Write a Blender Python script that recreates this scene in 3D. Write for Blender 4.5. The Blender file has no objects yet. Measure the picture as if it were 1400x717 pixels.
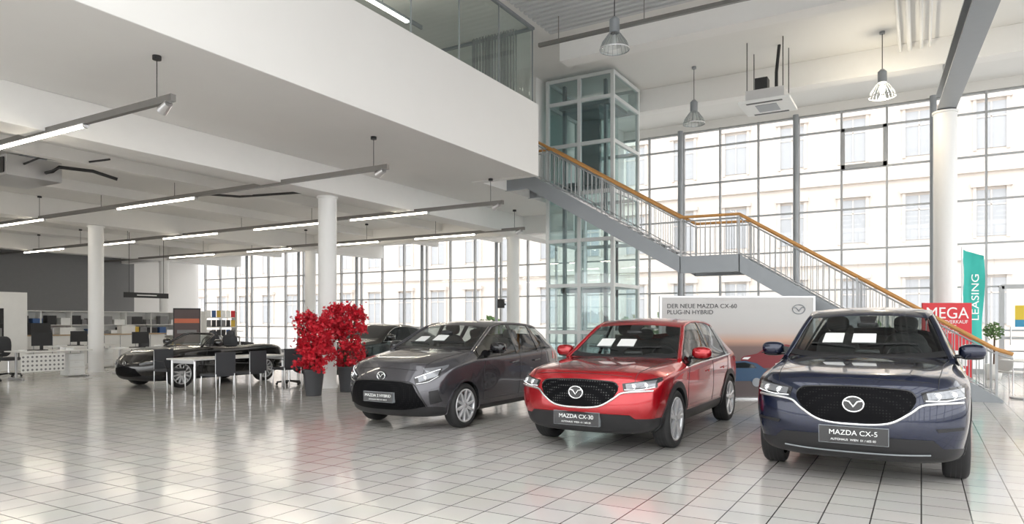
import bpy, bmesh, math, random
from mathutils import Vector, Matrix
from mathutils.bvhtree import BVHTree
random.seed(7)
scene=bpy.context.scene
COL=scene.collection
pi=math.pi
# ------------------------------------------------------------------ materials
def nn(nt,t,**k):
    n=nt.nodes.new(t)
    for a,b in k.items(): setattr(n,a,b)
    return n
def M(name,col,rough=.5,metal=0,coat=0,emit=0,var=.04,scale=6,ior=None,bump=0,ecol=None):
    m=bpy.data.materials.new(name); m.use_nodes=True; nt=m.node_tree
    p=nt.nodes['Principled BSDF']
    p.inputs['Roughness'].default_value=rough; p.inputs['Metallic'].default_value=metal
    p.inputs['Coat Weight'].default_value=coat; p.inputs['Coat Roughness'].default_value=.03
    if ior: p.inputs['IOR'].default_value=ior
    tc=nn(nt,'ShaderNodeTexCoord'); no=nn(nt,'ShaderNodeTexNoise'); no.inputs['Scale'].default_value=scale
    no.inputs['Detail'].default_value=4
    nt.links.new(tc.outputs['Object'],no.inputs['Vector'])
    mx=nn(nt,'ShaderNodeMix',data_type='RGBA')
    mx.inputs[6].default_value=tuple(c*(1-var) for c in col)+(1,)
    mx.inputs[7].default_value=tuple(min(1,c*(1+var)) for c in col)+(1,)
    nt.links.new(no.outputs['Fac'],mx.inputs[0]); nt.links.new(mx.outputs[2],p.inputs['Base Color'])
    if emit:
        p.inputs['Emission Color'].default_value=tuple(ecol or col)+(1,); p.inputs['Emission Strength'].default_value=emit
    if bump:
        b=nn(nt,'ShaderNodeBump'); b.inputs['Strength'].default_value=bump; b.inputs['Distance'].default_value=.02
        nt.links.new(no.outputs['Fac'],b.inputs['Height']); nt.links.new(b.outputs[0],p.inputs['Normal'])
    return m
def glassmat(name,tint,f0=.05,gl=(1,1,1)):
    m=bpy.data.materials.new(name); m.use_nodes=True; nt=m.node_tree; nt.nodes.clear()
    o=nn(nt,'ShaderNodeOutputMaterial'); t=nn(nt,'ShaderNodeBsdfTransparent'); g=nn(nt,'ShaderNodeBsdfGlossy')
    lw=nn(nt,'ShaderNodeLayerWeight'); lw.inputs[0].default_value=.5
    pw=nn(nt,'ShaderNodeMath',operation='POWER'); pw.inputs[1].default_value=5
    mr=nn(nt,'ShaderNodeMapRange'); mr.inputs[3].default_value=f0; mr.inputs[4].default_value=.9
    mx=nn(nt,'ShaderNodeMixShader')
    t.inputs[0].default_value=tint+(1,); g.inputs['Roughness'].default_value=.02; g.inputs['Color'].default_value=gl+(1,)
    nt.links.new(lw.outputs['Facing'],pw.inputs[0]); nt.links.new(pw.outputs[0],mr.inputs[0])
    nt.links.new(mr.outputs[0],mx.inputs[0]); nt.links.new(t.outputs[0],mx.inputs[1]); nt.links.new(g.outputs[0],mx.inputs[2])
    nt.links.new(mx.outputs[0],o.inputs[0]); return m
white=M('white_plaster',(.83,.82,.80),.7,var=.015,scale=2)
ceilm=M('ceiling_white',(.82,.81,.785),.8,var=.02,scale=1)
beamm=M('beam_white',(.85,.84,.82),.7,var=.02)
colm=M('column_paint',(.84,.84,.83),.45,var=.01)
graywall=M('gray_wall_paint',(.22,.22,.225),.7,var=.05)
frame=M('window_frame_grey',(.42,.43,.44),.4,metal=.3)
steel=M('painted_steel_grey',(.30,.32,.34),.4,metal=.3)
lsteel=M('lift_frame_white',(.66,.69,.69),.35,metal=.1)
chrome=M('chrome',(.88,.89,.9),.08,metal=1,var=.01)
alu=M('aluminium',(.72,.72,.73),.28,metal=.9)
rimm=M('alloy_silver',(.66,.67,.69),.25,metal=.45,coat=.6)
wood=M('handrail_wood',(.58,.29,.09),.4,var=.15,scale=20)
glass=glassmat('window_glass',(.98,.99,.99),.04)
tglass=glassmat('teal_lift_glass',(.70,.80,.80),.08)
oglass=glassmat('office_glass',(.84,.90,.88),.07)
cglass=glassmat('car_window_glass',(.58,.62,.61),.06)
blk=M('black_plastic',(.018,.018,.02),.45)
gloss_blk=M('gloss_black',(.01,.01,.012),.08,coat=.5)
dark=M('dark_fabric',(.05,.052,.058),.8,scale=80,bump=.2)
seatm=M('car_seat_fabric',(.03,.03,.033),.7,scale=60)
tire=M('tyre_rubber',(.022,.022,.023),.7,scale=40)
carglass=M('car_glass',(.02,.024,.027),.03,ior=1.5)
lampglass=M('headlamp_glass',(.24,.25,.27),.06,metal=.4,coat=1)
lamplit=M('lamp_reflector',(.9,.92,.95),.1,metal=.3,emit=.4)
redlamp=M('tail_lamp_red',(.35,.01,.012),.1,coat=1)
paper=M('paper_white',(.85,.86,.85),.5)
inkm=M('dark_ink',(.05,.05,.055),.6)
tube_on=M('fluorescent_tube',(1,.90,.74),.4,emit=24)
trackm=M('track_grey',(.22,.21,.20),.4,metal=.5)
redp=M('red_paint',(.42,.005,.012),.2,metal=.45,coat=1,var=.03)
bluep=M('dark_blue_paint',(.003,.008,.034),.18,metal=.4,coat=1)
greyp=M('grey_metallic_paint',(.085,.083,.095),.26,metal=.6,coat=1)
blackp=M('black_paint',(.004,.004,.005),.15,coat=1)
signred=M('sign_red',(.62,.02,.03),.5)
teal=M('flag_teal',(.03,.42,.36),.7)
potm=M('planter_dark',(.06,.062,.068),.5)
leafm=M('red_leaf',(.62,.012,.03),.55,var=.45,scale=9)
barkm=M('bark',(.09,.05,.03),.9)
green=M('shrub_green',(.10,.18,.06),.9,var=.5,scale=8)
deskw=M('desk_white',(.78,.78,.76),.4)
facade=M('facade_stone',(.66,.60,.55),.9,var=.06,scale=1)
facadew=M('facade_window_grey',(.40,.41,.43),.5)
asphalt=M('street',(.45,.45,.45),.9)
deckm=M('deck_metal',(.62,.63,.64),.5,metal=.2)
def tilemat():
    m=bpy.data.materials.new('floor_tiles'); m.use_nodes=True; nt=m.node_tree; p=nt.nodes['Principled BSDF']
    tc=nn(nt,'ShaderNodeTexCoord'); b=nn(nt,'ShaderNodeTexBrick'); b.offset=0; b.squash=1
    b.inputs['Scale'].default_value=1; b.inputs['Brick Width'].default_value=.33; b.inputs['Row Height'].default_value=.33
    b.inputs['Mortar Size'].default_value=.0055; b.inputs['Mortar Smooth'].default_value=.1; b.inputs['Bias'].default_value=0
    b.inputs['Color1'].default_value=(.63,.61,.58,1); b.inputs['Color2'].default_value=(.69,.67,.64,1); b.inputs['Mortar'].default_value=(.08,.075,.07,1)
    nt.links.new(tc.outputs['Object'],b.inputs['Vector'])
    n=nn(nt,'ShaderNodeTexNoise'); n.inputs['Scale'].default_value=1.3; n.inputs['Detail'].default_value=5
    nt.links.new(tc.outputs['Object'],n.inputs['Vector'])
    mx=nn(nt,'ShaderNodeMix',data_type='RGBA',blend_type='MULTIPLY'); mx.inputs[0].default_value=.10
    nt.links.new(b.outputs['Color'],mx.inputs[6]); nt.links.new(n.outputs['Color'],mx.inputs[7]); nt.links.new(mx.outputs[2],p.inputs['Base Color'])
    r=nn(nt,'ShaderNodeMapRange'); r.inputs[3].default_value=.06; r.inputs[4].default_value=.2
    nt.links.new(n.outputs['Fac'],r.inputs[0]); nt.links.new(r.outputs[0],p.inputs['Roughness'])
    p.inputs['IOR'].default_value=1.6
    bu=nn(nt,'ShaderNodeBump',invert=True); bu.inputs['Strength'].default_value=.3; bu.inputs['Distance'].default_value=.003
    nt.links.new(b.outputs['Fac'],bu.inputs['Height']); nt.links.new(bu.outputs[0],p.inputs['Normal'])
    return m
tiles=tilemat()
def grillemat(name,hi,sc):
    m=bpy.data.materials.new(name); m.use_nodes=True; nt=m.node_tree; p=nt.nodes['Principled BSDF']
    tc=nn(nt,'ShaderNodeTexCoord'); v=nn(nt,'ShaderNodeTexVoronoi'); v.inputs['Scale'].default_value=sc; v.inputs['Randomness'].default_value=.1
    nt.links.new(tc.outputs['Object'],v.inputs['Vector'])
    cr=nn(nt,'ShaderNodeValToRGB'); cr.color_ramp.elements[0].position=.12; cr.color_ramp.elements[0].color=(hi,hi,hi,1)
    cr.color_ramp.elements[1].position=.35; cr.color_ramp.elements[1].color=(.003,.003,.004,1)
    nt.links.new(v.outputs['Distance'],cr.inputs[0]); nt.links.new(cr.outputs[0],p.inputs['Base Color'])
    p.inputs['Roughness'].default_value=.5; p.inputs['Specular IOR Level'].default_value=.08
    return m
grille=grillemat('grille_mesh',.02,38)
grille_dots=grillemat('grille_mesh_dots',.09,34)
# ------------------------------------------------------------------ mesh builder
class B:
    def __init__(s): s.v=[];s.f=[];s.mi=[];s.sm=[];s.mats=[]
    def mid(s,m):
        if m not in s.mats: s.mats.append(m)
        return s.mats.index(m)
    def add(s,vs,fs,m,smooth=False):
        o=len(s.v); s.v+= [tuple(v) for v in vs]; k=s.mid(m)
        for f in fs: s.f.append([i+o for i in f]); s.mi.append(k); s.sm.append(smooth)
    def box(s,x0,x1,y0,y1,z0,z1,m,mat4=None):
        vs=[Vector((x,y,z)) for z in (z0,z1) for y in (y0,y1) for x in (x0,x1)]
        if mat4: vs=[mat4@v for v in vs]
        s.add(vs,[(0,2,3,1),(4,5,7,6),(0,1,5,4),(2,6,7,3),(0,4,6,2),(1,3,7,5)],m)
    def pane(s,axis,c,a0,a1,z0,z1,m):
        if axis=='x': s.add([(a0,c,z0),(a1,c,z0),(a1,c,z1),(a0,c,z1)],[(0,1,2,3)],m)
        else: s.add([(c,a0,z0),(c,a1,z0),(c,a1,z1),(c,a0,z1)],[(0,1,2,3)],m)
    def cyl(s,p0,p1,r0,m,r1=None,n=12,caps=True,smooth=True):
        p0=Vector(p0);p1=Vector(p1); r1=r0 if r1 is None else r1
        d=(p1-p0); 
        if d.length<1e-6: return
        d.normalize(); a=d.orthogonal().normalized(); b=d.cross(a)
        vs=[];fs=[]
        for p,r in ((p0,r0),(p1,r1)):
            for i in range(n):
                t=2*pi*i/n; vs.append(p+a*(r*math.cos(t))+b*(r*math.sin(t)))
        for i in range(n): j=(i+1)%n; fs.append((i,j,n+j,n+i))
        s.add(vs,fs,m,smooth)
        if caps: s.add(vs,[list(range(n))[::-1],list(range(n,2*n))],m)
    def tube(s,pts,r,m,n=8,caps=True):
        pts=[Vector(p) for p in pts]; vs=[];fs=[]
        prev=None
        for i,p in enumerate(pts):
            d=(pts[min(i+1,len(pts)-1)]-pts[max(i-1,0)]).normalized()
            if prev is None: a=d.orthogonal().normalized()
            else:
                a=prev-d*prev.dot(d)
                a=a.normalized() if a.length>1e-5 else d.orthogonal().normalized()
            prev=a; b=d.cross(a)
            for k in range(n):
                t=2*pi*k/n; vs.append(p+a*(r*math.cos(t))+b*(r*math.sin(t)))
        for i in range(len(pts)-1):
            for k in range(n):
                j=(k+1)%n; fs.append((i*n+k,i*n+j,(i+1)*n+j,(i+1)*n+k))
        s.add(vs,fs,m,True)
        if caps: s.add(vs,[list(range(n))[::-1],list(range((len(pts)-1)*n,len(pts)*n))],m)
    def lathe(s,prof,c,axis,m,n=32,smooth=True):
        c=Vector(c); ax=Vector(axis).normalized(); a=ax.orthogonal().normalized(); b=ax.cross(a)
        vs=[];fs=[]
        for (h,r) in prof:
            for k in range(n):
                t=2*pi*k/n; vs.append(c+ax*h+a*(r*math.cos(t))+b*(r*math.sin(t)))
        for i in range(len(prof)-1):
            for k in range(n):
                j=(k+1)%n; fs.append((i*n+k,i*n+j,(i+1)*n+j,(i+1)*n+k))
        s.add(vs,fs,m,smooth)
    def ell(s,c,rx,ry,rz,m,p=2.0,nu=16,nv=10):
        vs=[];fs=[]; e=2.0/p
        def sp(v): return math.copysign(abs(v)**e,v)
        for j in range(nv+1):
            ph=-pi/2+pi*j/nv
            for i in range(nu):
                th=2*pi*i/nu
                vs.append(Vector((rx*sp(math.cos(ph))*sp(math.cos(th)),ry*sp(math.cos(ph))*sp(math.sin(th)),rz*sp(math.sin(ph))))+Vector(c))
        for j in range(nv):
            for i in range(nu):
                k=(i+1)%nu; fs.append((j*nu+i,j*nu+k,(j+1)*nu+k,(j+1)*nu+i))
        s.add(vs,fs,m,True)
    def prism(s,poly,y0,y1,m):  # poly in xz
        n=len(poly); vs=[(x,y0,z) for x,z in poly]+[(x,y1,z) for x,z in poly]
        fs=[list(range(n)),list(range(n,2*n))[::-1]]+[(i,i+n,(i+1)%n+n,(i+1)%n) for i in range(n)]
        s.add(vs,fs,m)
    def obj(s,name,parent=None,bevel=0,loc=None,rotz=0):
        me=bpy.data.meshes.new(name); me.from_pydata(s.v,[],s.f)
        for m in s.mats: me.materials.append(m)
        me.polygons.foreach_set('material_index',s.mi); me.polygons.foreach_set('use_smooth',s.sm)
        bm=bmesh.new(); bm.from_mesh(me)
        bmesh.ops.remove_doubles(bm,verts=bm.verts,dist=1e-5) if bevel else None
        bmesh.ops.recalc_face_normals(bm,faces=bm.faces); bm.to_mesh(me); bm.free()
        me.update(); o=bpy.data.objects.new(name,me); COL.objects.link(o)
        if parent: o.parent=parent
        if loc: o.location=loc
        o.rotation_euler[2]=rotz
        if bevel:
            b=o.modifiers.new('bevel','BEVEL'); b.width=bevel; b.segments=2; b.limit_method='ANGLE'
        return o
def empty(name,loc=(0,0,0),rotz=0):
    e=bpy.data.objects.new(name,None); COL.objects.link(e); e.location=loc; e.rotation_euler[2]=rotz; e.empty_display_size=.3; return e
def text(name,body,size,m,parent,loc,rot,ext=.002,align='CENTER',sx=1):
    cu=bpy.data.curves.new(name,'FONT'); cu.body=body; cu.size=size; cu.extrude=ext; cu.align_x=align; cu.align_y='CENTER'
    t=bpy.data.objects.new(name+'_tmp',cu); COL.objects.link(t)
    dg=bpy.context.evaluated_depsgraph_get(); me=bpy.data.meshes.new_from_object(t.evaluated_get(dg))
    bpy.data.objects.remove(t); me.materials.clear(); me.materials.append(m)
    o=bpy.data.objects.new(name,me); COL.objects.link(o); o.parent=parent; o.location=loc; o.rotation_euler=rot; o.scale=(sx,1,1)
    return o
# ------------------------------------------------------------------ room shell
X0,X1,Y0,Y1=-34.0,8.0,-9.0,24.0
CH=8.4; SO=4.93; FL=5.22; FX=-7.76; MY=14.35; RX=-9.35
SKY=2.6
b=B(); b.box(X0-.2,X1+.2,Y0-.2,Y1+.2,-.15,0,tiles); b.obj('floor')
# ceiling: solid over the hall's far half and the mezzanine, unseen roof glazing added over the near half to brighten floor and cars
b=B(); b.box(X0-.2,X1+.2,SKY,Y1+.2,CH,CH+.3,ceilm); b.box(X0-.2,FX+.3,Y0-.2,SKY,CH,CH+.3,ceilm); b.box(X1-.5,X1+.2,Y0-.2,SKY,CH,CH+.3,ceilm); b.obj('ceiling')
b=B()
x=FX+.35
while x<X1-.5: b.box(x-.05,x+.05,Y0,SKY,CH,CH+.25,frame); x+=1.9
y=Y0
while y<SKY: b.box(FX+.3,X1-.5,y-.04,y+.04,CH+.02,CH+.2,frame); y+=2.43
b.add([(FX+.3,Y0,CH+.2),(X1-.5,Y0,CH+.2),(X1-.5,SKY,CH+.2),(FX+.3,SKY,CH+.2)],[(0,1,2,3)],glass)
b.obj('added_skylight')
b=B(); b.box(X0-.2,X0,Y0,20.4,0,CH,graywall); b.box(X0-.2,X0,20.4,Y1,0,CH,white); b.obj('wall_left')
b=B(); b.box(X0,X1,Y1-.05,Y1+.15,8.1,CH,white); b.obj('wall_far')
def winwall(name,axis,c,a0,a1,z0,z1,step,posts=None,postm=steel,ph=.12,hs=None):
    w=B()
    def bx(p0,p1,q0,q1,za,zb,m):
        if axis=='x': w.box(p0,p1,c+q0,c+q1,za,zb,m)
        else: w.box(c+q0,c+q1,p0,p1,za,zb,m)
    a=a0
    while a<=a1+.001:
        bx(a-.03,a+.03,-.06,.06,z0,z1,frame); a+=step
    zs=hs or [z0+1.25*i for i in range(int((z1-z0)/1.25)+1)]
    for z in zs+[z1-.04]: bx(a0,a1,-.055,.055,z-.025,z+.025,frame)
    bx(a0,a1,-.07,.07,z0,z0+.14,frame)
    w.pane(axis,c,a0,a1,z0+.1,z1,glass)
    if posts:
        for p in posts:
            if axis=='x': w.cyl((p,c-.28,z0),(p,c-.28,z1),ph,postm,n=16)
            else: w.cyl((c-.28,p,z0),(c-.28,p,z1),ph,postm,n=16)
    return w.obj(name)
winwall('window_1','x',Y1,-33.4,-9.65,0,8.1,1.25,posts=[-29.7,-25.95,-22.2,-18.45,-14.7,-10.95],ph=.07)
winwall('window_2','x',Y1,-9.65,7.85,0,8.1,1.25,posts=[-7.2,-3.45,.3,4.05],ph=.09)
winwall('window_3','y',X1,Y0,Y1,0,8.1,1.65)  # unseen right wall, glazed throughout so that daylight fills the hall
winwall('window_4','x',Y0,X0+.3,X1,0,8.1,1.65)  # unseen back wall, likewise all glass to let in fill daylight
b=B()
for (x0,x1,z0,z1) in ((-2.15,-2.05,6.25,7.5),(-1.0,-.9,6.25,7.5),(-2.15,-.9,6.25,6.37),(-2.15,-.9,7.4,7.5)):
    b.box(x0,x1,Y1-.14,Y1-.04,z0,z1,frame)
b.obj('trim_1')
# mezzanine
b=B()
b.box(X0,FX+.0,Y0,MY,SO,FL,white); b.box(X0,RX,MY,Y1-.1,SO,FL,white)
b.obj('mezzanine_floor')
b=B(); b.box(FX-.18,FX+.02,Y0,MY+.02,SO-.02,6.6,white); b.obj('mezzanine_parapet',bevel=.01)
b=B(); b.box(-9.5,FX-.19,MY-.16,MY+.02,SO-.02,6.6,white); b.obj('mezzanine_end_parapet')
b=B()
b.box(-9.55,RX,17.2,Y1-.1,FL,CH,white)
b.obj('wall_mezzanine')
b=B()
b.pane('y',FX-.09,Y0,MY-.08,6.6,CH-.06,oglass)
y=MY-.08
while y>Y0: b.box(FX-.105,FX-.075,y-.006,y+.006,6.6,CH-.06,steel); y-=1.5
b.box(FX-.13,FX-.05,Y0,MY-.05,CH-.06,CH-.003,steel); b.box(FX-.13,FX-.05,Y0,MY-.05,6.6,6.63,steel)
b.obj('window_5')
b=B(); b.pane('x',MY-.08,-11,FX-.14,6.6,CH-.06,oglass); b.box(-11,FX-.14,MY-.12,MY-.04,CH-.06,CH-.003,steel); b.obj('window_6')
b=B(); b.box(-13.5,-13.35,Y0+.1,12.2,FL,CH,M('office_wall',(.62,.68,.66),.8)); b.box(-11.6,-9.6,11.0,11.12,FL,7.7,white); b.obj('wall_office')
b=B(); curt=M('curtain_grey',(.30,.31,.31),.9)
for i in range(60):
    x=-9.2+.02*i; yy=13.75+.05*math.sin(i*1.5)
    b.box(x,x+.021,yy,yy+.01,FL,8.2,curt)
b.obj('curtain')
tube_off=M('office_tube',(1,.93,.82),.4,emit=9)
b=B(); b.box(-9.6,-9.55,4,12.3,8.0,8.08,steel); b.box(-9.62,-9.53,5,11.8,7.97,8.0,tube_off); b.cyl((-9.58,5,8.05),(-9.58,5,CH),.01,steel); b.cyl((-9.58,11,8.05),(-9.58,11,CH),.01,steel); b.obj('office_ceiling_light')
b=B(); b.box(-9.4,-8.5,12.0,13.2,FL,6.9,M('cabinet_beige',(.5,.42,.33),.6)); b.box(-9.35,-8.55,11.99,12.0,FL+.9,6.8,deskw); b.obj('office_cabinet',bevel=.01)
for i,x in enumerate((-11.5,-21.05,-30.6)):
    b=B(); b.box(x-.3,x+.3,Y0+.2,Y1-.15,4.33,SO,beamm); b.obj('ceiling_beam',bevel=.01)
for y in (19.95,):
    b=B(); b.box(X0,-9.4,y-.2,y+.2,4.36,SO,beamm); b.obj('ceiling_beam')
for x in (-14.6,-17.8,-24.2,-27.4):
    b=B(); b.box(x-.12,x+.12,Y0+.2,Y1-.15,4.68,SO,beamm); b.obj('ceiling_joist')
b=B()
for k in range(14):
    y=3.3+k*.22; b.prism([(-20.7,SO),(-20.7,SO-.08),(-18,SO-.08),(-18,SO)],y,y+.11,deckm)
b.obj('corrugated_ceiling_panel')
for y,zb in ((15.4,7.85),(20.0,7.75),(5.8,7.85)):
    b=B(); b.box(-7.6,X1-.1,y-.22,y+.22,zb,CH,beamm); b.obj('hall_ceiling_beam',bevel=.01)
b=B()
for k in range(42):
    y=6.4+k*.2; b.box(-7.6,X1-.1,y,y+.1,CH-.07,CH,deckm)
b.obj('roof_deck_ribs')
b=B(); b.box(-7.5,6,13.9,13.98,7.75,7.83,trackm)
for x in range(-7,6,2): b.cyl((x,13.94,7.8),(x,13.94,CH),.01,trackm)
b.obj('service_rail')
b=B()
for i,(x,r) in enumerate(((-.45,.035),(-.25,.05),(.0,.04),(.18,.03))):
    b.tube([(x,4,8.2),(x,19.7,8.2)],r,colm,n=8)
for y in (8,12,16): b.box(-.6,.3,y-.03,y+.03,8.24,CH,steel)
b.obj('ceiling_pipes')
def column(x,y,r,z1,name='column',m=colm):
    b=B(); b.cyl((x,y,0),(x,y,z1),r,m,n=40); b.cyl((x,y,0),(x,y,.08),r+.02,m,n=40); b.cyl((x,y,z1-.05),(x,y,z1),r+.03,m,n=40); return b.obj(name)
for x,y in ((-11.6,11.45),(-21.1,11.5),(-21.1,19.9),(-11.8,20.1),(-30.6,19.8),(-30.6,11.5)):
    column(x,y,.205,4.33)
column(.5,19.9,.25,6.6)
column(7.3,11.5,.25,7.8)
b=B(); b.box(-12.2,-11.95,19.75,19.8,1.95,2.25,blk); b.box(-12,-11.95,19.8,19.9,2.05,2.1,blk); b.obj('column_sign')
b=B()
b.box(-.2,.2,-14,.3,6.62,6.66,steel); b.box(-.2,.2,-14,.3,7.06,7.1,steel); b.box(-.02,.02,-14,.3,6.66,7.06,steel)
for y in (0,-6,-11): b.box(-.07,.07,y-.06,y+.06,7.1,CH,steel)
b.obj('steel_crane_beam',loc=(.52,19.9,0),rotz=.058)
# ------------------------------------------------------------------ light tracks
def track(y,xe,segs,z=4.34):
    e=empty('linear_track_light',(0,y,0))
    b=B(); b.box(X0+.4,xe,-.035,.035,z-.05,z+.04,trackm)
    x=xe-.35
    while x>X0+1:
        b.cyl((x,0,z+.04),(x,0,SO-.03),.006,blk,n=6); b.cyl((x,0,SO-.05),(x,0,SO),.055,blk,n=14); x-=3.0
    b.obj('rail',e)
    b=B()
    for a,c in segs:
        b.cyl((a,0,z-.075),(c,0,z-.075),.020,tube_on,n=8); b.box(a-.05,c+.05,-.05,.05,z-.06,z-.045,alu)
        b.box(a-.05,a,-.03,.03,z-.1,z-.05,alu); b.box(c,c+.05,-.03,.03,z-.1,z-.05,alu)
    b.obj('tubes',e)
    b=B(); b.cyl((xe-.1,0,z-.06),(xe-.28,.03,z-.12),.05,alu,r1=.07,n=12); b.obj('spot',e)
track(5.4,-8.15,[(-12.7,-10.2),(-16.5,-14),(-20,-17.6),(-24,-22)])
track(9.8,-8.4,[(-17.0,-14.0),(-23,-20.5),(-28,-25.5)])
track(14.1,-8.55,[(-13.4,-10.8),(-17.3,-14.6),(-21.8,-19),(-26,-23.4),(-31,-28)])
track(18.4,-10.4,[(-14.6,-12.2),(-18.6,-16.2),(-23,-20.5),(-28,-25)])
# ------------------------------------------------------------------ pendant lamps
bellg=glassmat('lamp_glass',(.74,.77,.77),.12)
warm=M('lamp_bulb',(1,.85,.6),.4,emit=14)
def pendant(x,y,z,lit):
    e=empty('high_bay_pendant_lamp',(x,y,z))
    b=B()
    b.lathe([(0,.29),(.05,.285),(.14,.25),(.24,.18),(.32,.12),(.36,.09)],(0,0,0),(0,0,1),bellg,n=36)
    b.lathe([(0,.295),(.012,.30),(.025,.295)],(0,0,0),(0,0,1),alu,n=36)
    for k in range(18):
        t=2*pi*k/18
        b.tube([(.29*math.cos(t),.29*math.sin(t),0),(.25*math.cos(t),.25*math.sin(t),.14),(.12*math.cos(t),.12*math.sin(t),.32)],.004,steel,n=5)
    b.obj('reflector',e)
    b=B(); b.cyl((0,0,.34),(0,0,.6),.10,steel,n=20); b.cyl((0,0,.6),(0,0,.66),.10,steel,r1=.04,n=20); b.cyl((0,0,.66),(0,0,CH-z-.02),.01,blk,n=6); b.cyl((0,0,CH-z-.06),(0,0,CH-z),.06,steel,n=16); b.obj('housing',e)
    b=B(); b.ell((0,0,.2),.06,.06,.11,warm if lit else paper); b.obj('bulb',e)
pendant(-5.2,12.8,6.84,False); pendant(-5.3,18.7,6.84,False); pendant(-.8,18.7,6.84,True)
e=empty('ceiling_air_conditioner',(-3.3,18.2,0))
b=B(); b.box(-.6,.6,-.6,.6,6.85,6.92,paper); b.box(-.45,.45,-.45,.45,6.92,7.2,alu)
for s in (-1,1): b.box(-.42,.42,s*.5-.05,s*.5+.05,6.845,6.85,blk)
b.box(-.25,.25,-.3,.3,6.84,6.85,steel)
for sx in (-1,1):
    for sy in (-1,1): b.cyl((sx*.42,sy*.42,7.2),(sx*.42,sy*.42,CH),.012,blk,n=6)
b.box(-.3,.0,-.1,.2,7.2,7.6,blk); b.tube([(.2,0,7.2),(.2,0,7.7),(.25,.1,CH)],.04,blk)
b.obj('unit',e)
e=empty('duct_fan_unit',(-15.9,7.1,0))
b=B(); b.box(-.7,.7,-.5,.5,4.35,4.75,alu); b.box(-.6,.6,-.52,-.5,4.4,4.7,blk); b.box(-.75,.75,-.2,.2,4.75,4.8,steel)
for sx in (-.6,.6): b.cyl((sx,0,4.75),(sx,0,SO),.012,blk,n=6)
b.tube([(.7,.2,4.5),(.95,.2,4.5),(1.0,.3,4.6),(1.1,.9,4.62),(1.3,1.3,4.5)],.035,blk); b.tube([(.7,-.2,4.6),(1.1,-.1,4.7),(1.2,.6,4.72),(1.9,.8,4.75)],.02,blk)
b.obj('unit',e)
b=B(); b.tube([(-16.2,11,4.7),(-15.4,11.2,4.7),(-14.8,11.6,4.65),(-14.0,12,4.7),(-12.2,12.4,4.7)],.03,blk); b.obj('ceiling_cables')
# ------------------------------------------------------------------ lift
e=empty('glass_lift_shaft',(0,0,0))
lx0,lx1,ly0,ly1=-9.12,-7.16,17.5,19.4
b=B()
for x,y in ((lx0,ly0),(lx1,ly0),(lx0,ly1),(lx1,ly1),((lx0+lx1)/2,ly0)):
    b.box(x-.05,x+.05,y-.05,y+.05,0,8.3,lsteel)
zs=[.08,1.2,2.5,3.75,5.05,6.4,7.6,8.25]
for z in zs:
    b.box(lx0,lx1,ly0-.045,ly0+.045,z-.05,z+.05,lsteel); b.box(lx0,lx1,ly1-.045,ly1+.045,z-.05,z+.05,lsteel)
    b.box(lx0-.045,lx0+.045,ly0,ly1,z-.05,z+.05,lsteel); b.box(lx1-.045,lx1+.045,ly0,ly1,z-.05,z+.05,lsteel)
b.obj('frame',e,bevel=.006)
b=B()
b.pane('x',ly0,lx0,lx1,0.1,8.2,tglass); b.pane('y',lx1,ly0,ly1,.1,8.2,tglass); b.pane('y',lx0,ly0,ly1,.1,8.2,tglass); b.pane('x',ly1,lx0,lx1,.1,8.2,tglass)
b.obj('panels',e)
b=B()
for x in (lx0+.35,lx1-.35):
    b.box(x-.04,x+.04,ly0+.3,ly0+.42,0,8.2,steel)
b.box(lx0+.25,lx1-.25,ly0+.3,ly0+.42,2.3,2.45,steel); b.box(lx0+.25,lx1-.25,ly0+.3,ly0+.42,5.2,5.4,steel)
b.box(lx0+.25,lx1-.2,ly0+.2,ly1-.3,5.3,5.4,steel); b.box(lx0+.25,lx1-.2,ly0+.2,ly1-.3,7.5,7.6,steel); b.box(lx0+.3,lx0+.95,ly1-.35,ly1-.3,5.4,7.5,steel)
b.pane('y',lx1-.48,ly0+.2,ly1-.3,5.4,7.5,tglass); b.cyl(((lx0+lx1)/2,ly0+.35,0),((lx0+lx1)/2,ly0+.35,5.3),.05,alu)
b.obj('car_guides',e)
# ------------------------------------------------------------------ staircase
e=empty('staircase',(0,0,0))
YN,YF=15.6,16.9
xA,xB,xC,xD=-8.63,-4.73,-3.44,1.2
zL=2.88
def lerp(a,c,t): return a+(c-a)*t
prof=[(RX,FL),(xA,FL),(xB,zL),(xC,zL),(xD,0)]
b=B()
for y in (YN,YF-.06):
    b.prism([(RX-.05,FL+.04),(xA+.02,FL+.04),(xB,zL+.1),(xB,zL-.28),(xA-.1,FL-.3),(RX-.05,FL-.3)],y,y+.06,steel)
    b.prism([(xB-.02,zL+.1),(xC+.02,zL+.1),(xC+.02,zL-.28),(xB-.02,zL-.28)],y,y+.06,steel)
    b.prism([(xC,zL+.1),(xD+.1,0.05),(xD+.1,0),(xD-.42,0),(xC,zL-.28)],y,y+.06,steel)
b.obj('stringers',e)
b=B()
b.box(RX,xA,YN+.06,YF-.06,FL-.05,FL,alu)
n1=13
for i in range(n1):
    x=lerp(xA,xB,i/n1); z=FL-(i+1)*(FL-zL)/(n1+1)
    b.box(x,x+.32,YN+.06,YF-.06,z-.04,z,alu)
b.box(xB,xC,YN+.06,YF-.06,zL-.06,zL,alu)
n2=16
for i in range(n2):
    x=lerp(xC,xD,i/n2); z=zL-(i+1)*zL/(n2+1)
    b.box(x,x+.31,YN+.06,YF-.06,z-.04,z,alu)
b.obj('treads',e)
def pz(x):
    for (xa,za),(xb,zb) in zip(prof[:-1],prof[1:]):
        if xa<=x<=xb: return lerp(za,zb,(x-xa)/(xb-xa))
    return 0
b=B(); r=B()
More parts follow.
